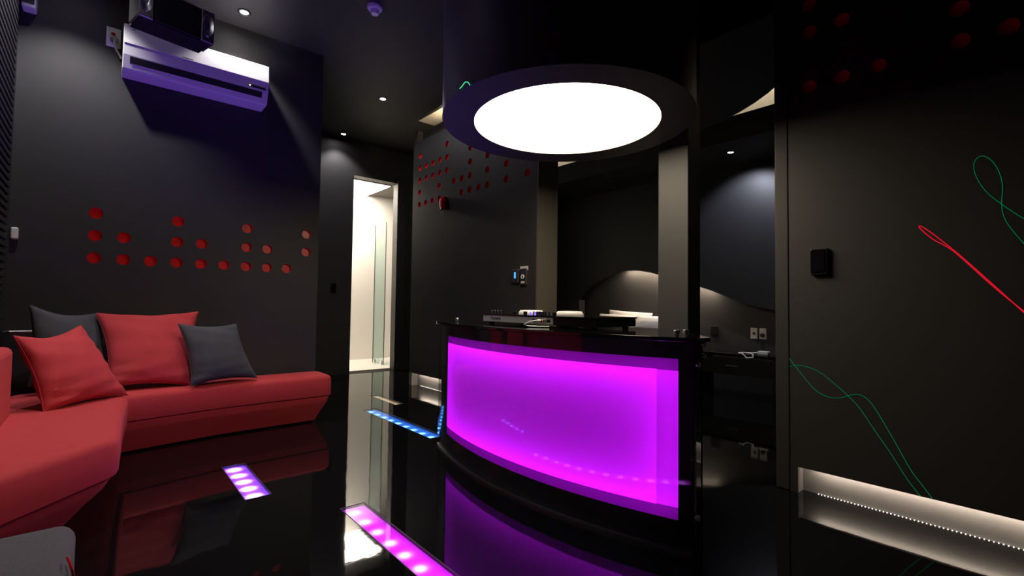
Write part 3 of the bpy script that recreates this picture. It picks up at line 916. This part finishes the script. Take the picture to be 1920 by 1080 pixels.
MB().lathe([(.06, 0), (.06, -.012)], 20, c=(0, .02, ZC - 2.35)).build('mount_plate', 'black_plastic', spk)

# corner things at the far left
c1 = thing('corner_speaker', 'small pale speaker high in the left corner, lit violet', 'speaker', (-.372, YB - .03, 2.545))
MB().box(-.034, .026, -.06, .03, 0, .16).build('cabinet', 'white_plastic', c1, bevel=.008)
MB().box(-.03, .02, -.064, -.06, .02, .14).build('grille', 'dark_mark', c1)
sn = thing('door_sensor', 'small white sensor on the wall edge at the far left', 'sensor', (-.393, YB, 1.25))
MB().box(-.016, .016, -.022, 0, -.035, .035).build('housing', 'white_plastic', sn, bevel=.009, seg=3)
tr = thing('grab_rail', 'thin steel rail in the corner behind the sofa', 'rail', (-.33, YB - .06, .69))
MB().tube([(-.085, -.05, 0), (-.06, 0, 0), (.2, 0, 0)], .008, 10).build('bar', 'steel', tr, smooth=True)
MB().tube([(.18, 0, 0), (.18, .06, 0)], .006, 8).build('bracket', 'steel', tr)

# smoke detector
sd = thing('smoke_detector', 'round white smoke detector on the ceiling', 'smoke detector', (1.341, 3.037, ZC))
MB().lathe([(.052, 0), (.052, -.012), (.044, -.022), (.030, -.024)], 32, cap=False).build('base', 'white_plastic', sd, smooth=True)
MB().lathe([(.030, -.022), (.028, -.045), (.022, -.052), (0, -.052)], 32, cap=False).build('head', 'white_plastic', sd, smooth=True)

# ------------------------------------------------------------------ devices on the divider wall
q = onx(836, 382, XW)
al = thing('fire_alarm', 'red fire alarm strobe on the dotted divider wall', 'alarm', (XW, q.y, q.z))
MB().box(-.045, 0, -.042, .042, -.065, .065).build('housing', 'red_gloss', al, bevel=.016, seg=3)
MB().box(-.060, -.044, -.022, .022, -.045, .045).build('lens', 'red_acrylic', al, bevel=.008, seg=3)
q = onx(969, 518, XW)
kp = thing('keypad', 'small keypad with blue lit screen on the divider wall', 'keypad', (XW, q.y, q.z))
MB().box(-.02, 0, -.042, .042, -.056, .056).build('housing', 'steel', kp, bevel=.004)
MB().box(-.022, -.0195, -.032, .032, -.046, .046).build('face', 'dark_mark', kp)
MB().box(-.0235, -.022, -.012, .008, -.018, .032).build('screen', 'screen_blue', kp)
q = onx(983.5, 519, XW)
dp = thing('dial_switch', 'black dial switch plate right of the keypad', 'switch', (XW, q.y, q.z))
MB().box(-.016, 0, -.036, .036, -.065, .065).build('plate', 'black_plastic', dp, bevel=.003)
MB().box(-.0165, -.002, -.037, .037, -.066, .066).build('frame', 'steel', dp, bevel=.002)
MB().box(-.018, -.0165, -.033, .033, -.062, .062).build('face', 'dark_mark', dp)
MB().lathe([(.010, .018), (.018, .018), (.018, .026), (.012, .028), (.010, .024)], 24, c=(0, 0, .0), ax=AX_NEGX, cap=False).build('dial', 'white_plastic', dp, smooth=True)
MB().box(-.0195, -.018, -.020, .020, -.052, -.036).build('caption', 'white_plastic', dp)
q = onx(983, 503, XW)
nt_ = tag(MB().box(-.004, 0, -.046, .046, -.017, .017).build('notice_label', 'white_plastic'), 'small white notice strip above the dial switch', 'label')
nt_.location = (XW, q.y, q.z)
# wall 3 hook
q = ony(625, 540, YD)
hk = thing('wall_hook', 'small black hook knob on the wall left of the bathroom doorway', 'hook', (q.x, YD, q.z))
MB().box(-.03, .03, -.012, 0, -.06, .06).build('plate', 'black_gloss', hk, bevel=.004)
MB().lathe([(.02, .01), (.02, .05), (.016, .056), (0, .056)], 18, c=(0, 0, .02), ax=AX_NEGY, cap=False).build('knob', 'black_gloss', hk, smooth=True)
# switch on the right wall
q = onx(1538, 491, XW)
sw = thing('light_switch', 'black light switch box on the right wall', 'switch', (XW, q.y, q.z))
MB().box(-.022, 0, -.036, .036, -.062, .062).build('back_box', 'black_plastic', sw, bevel=.004)
MB().box(-.028, -.02, -.027, .033, -.05, .056).build('rocker', 'black_gloss', sw, bevel=.003)


# ------------------------------------------------------------------ floor light strips
def floor_strip(s, label, tray, led, n, off, r, up=None):
    x0, x1, y0, y1 = s; cx, cy = (x0 + x1) / 2, (y0 + y1) / 2; hx, hy = (x1 - x0) / 2, (y1 - y0) / 2
    t = thing('floor_light', label, 'floor light', (cx, cy, 0), group='recessed floor light channels')
    f = MB()
    e = .003
    f.box(-hx, -hx + e, -hy, hy, -.012, .0008).box(hx - e, hx, -hy, hy, -.012, .0008).box(-hx + e, hx - e, -hy, -hy + e, -.012, .0008).box(-hx + e, hx - e, hy - e, hy, -.012, .0008)
    f.build('frame', 'dark_mark', t)
    MB().box(-hx + e, hx - e, -hy + e, hy - e, -.0045, -.0005).build('cover_glass', 'clear_glass', t)
    MB().quad((-hx + e, -hy + e, -.040), (hx - e, -hy + e, -.040), (hx - e, hy - e, -.040), (-hx + e, hy - e, -.040)).build('tray', tray, t)
    MB().quad((-hx + e, -hy + e, -.011), (hx - e, -hy + e, -.011), (hx - e, hy - e, -.011), (-hx + e, hy - e, -.011)).build('diffuser', 'strip_diffuser', t)
    me = MB().lathe([(r, 0), (r * .8, .003), (0, .004)], 16, cap=False).mesh('lamp_bead', led, smooth=True)
    if up: add_light('uplight', 'SPOT', (0, 0, .004), up[0], up[1], t, (0, 0, 1), spot_size=math.radians(92), spot_blend=.6, shadow_soft_size=.03)
    for i in range(n):
        link('lamp_bead', me, t, (off, -hy + (i + .5) * 2 * hy / n, -.021))
    return t


floor_strip(STRIPS[0], 'short violet light channel in the floor before the sofa', 'violet_tray', 'violet_led', 5, -.006, .024, (80, (.20, .10, 1.0)))
floor_strip(STRIPS[1], 'long magenta light channel in the floor in the foreground', 'magenta_tray', 'magenta_led', 12, -.012, .021)
floor_strip(STRIPS[2], 'long blue light channel in the floor left of the booth', 'blue_tray', 'blue_led', 9, -.014, .020)
floor_strip(STRIPS[3], 'short warm white light channel in the floor near the divider wall', 'warm_tray', 'warm_spot', 4, -.010, .018)


# ------------------------------------------------------------------ niche light tapes
def niche(x, y0, y1, label, z):
    t = thing('niche_tape', label, 'light tape', (x, (y0 + y1) / 2, 0))
    h = (y1 - y0) / 2
    MB().box(-.028, -.024, -h, h, z + .012, z + .024).build('upper_tape', 'niche_led', t)
    bd = MB()
    k = int(2 * h / .013)
    for i in range(k):
        yy = -h + (i + .5) * 2 * h / k
        bd.box(.002, .006, yy - .0018, yy + .0018, .0, .0028)
    o = bd.build('bead_row', 'niche_bead', t); o['kind'] = 'stuff'
    return t


niche(XW + .05, -1.5, .80, 'warm beaded light tape in the niche of the right wall', .122)
niche(XW + .055, 2.9, 4.55, 'warm beaded light tape in the niche of the divider wall', .135)


# ------------------------------------------------------------------ laser traces
def catmull(p, k=6):
    out = []
    for i in range(len(p) - 1):
        a, b_, c, d = p[max(0, i - 1)], p[i], p[i + 1], p[min(len(p) - 1, i + 2)]
        for q in range(k):
            t = q / k
            out.append(.5 * ((2 * b_) + (c - a) * t + (2 * a - 5 * b_ + 4 * c - d) * t * t + (3 * b_ - a - 3 * c + d) * t ** 3))
    return out + [p[-1]]


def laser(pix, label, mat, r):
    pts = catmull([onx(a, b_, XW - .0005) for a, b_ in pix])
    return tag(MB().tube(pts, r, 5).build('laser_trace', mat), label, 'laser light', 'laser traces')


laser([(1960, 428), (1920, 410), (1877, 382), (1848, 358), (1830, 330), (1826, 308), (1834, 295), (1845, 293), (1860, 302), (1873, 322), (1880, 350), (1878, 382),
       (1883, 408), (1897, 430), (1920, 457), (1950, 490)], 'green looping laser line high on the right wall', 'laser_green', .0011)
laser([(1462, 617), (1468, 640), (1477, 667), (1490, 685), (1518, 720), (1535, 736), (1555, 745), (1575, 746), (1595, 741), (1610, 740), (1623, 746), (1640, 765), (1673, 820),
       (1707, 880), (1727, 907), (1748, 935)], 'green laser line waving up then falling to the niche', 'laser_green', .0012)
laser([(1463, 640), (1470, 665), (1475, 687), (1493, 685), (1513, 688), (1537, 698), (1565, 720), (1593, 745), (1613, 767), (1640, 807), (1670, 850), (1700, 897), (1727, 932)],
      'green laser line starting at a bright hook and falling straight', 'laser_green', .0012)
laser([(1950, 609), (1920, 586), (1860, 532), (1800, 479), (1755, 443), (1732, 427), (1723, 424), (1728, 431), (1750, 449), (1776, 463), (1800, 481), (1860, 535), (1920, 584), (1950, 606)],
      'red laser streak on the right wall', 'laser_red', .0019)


def drum_pt(a, b_):
    d = ray(a, b_); o = Vector((0, 0, CAM_H))
    f = Vector((-DC.x, -DC.y)); A = d.x ** 2 + d.y ** 2; B = 2 * (f.x * d.x + f.y * d.y); Cc = f.length_squared - (RO + .001) ** 2
    disc = max(0, B * B - 4 * A * Cc)
    return o + d * ((-B - math.sqrt(disc)) / (2 * A))


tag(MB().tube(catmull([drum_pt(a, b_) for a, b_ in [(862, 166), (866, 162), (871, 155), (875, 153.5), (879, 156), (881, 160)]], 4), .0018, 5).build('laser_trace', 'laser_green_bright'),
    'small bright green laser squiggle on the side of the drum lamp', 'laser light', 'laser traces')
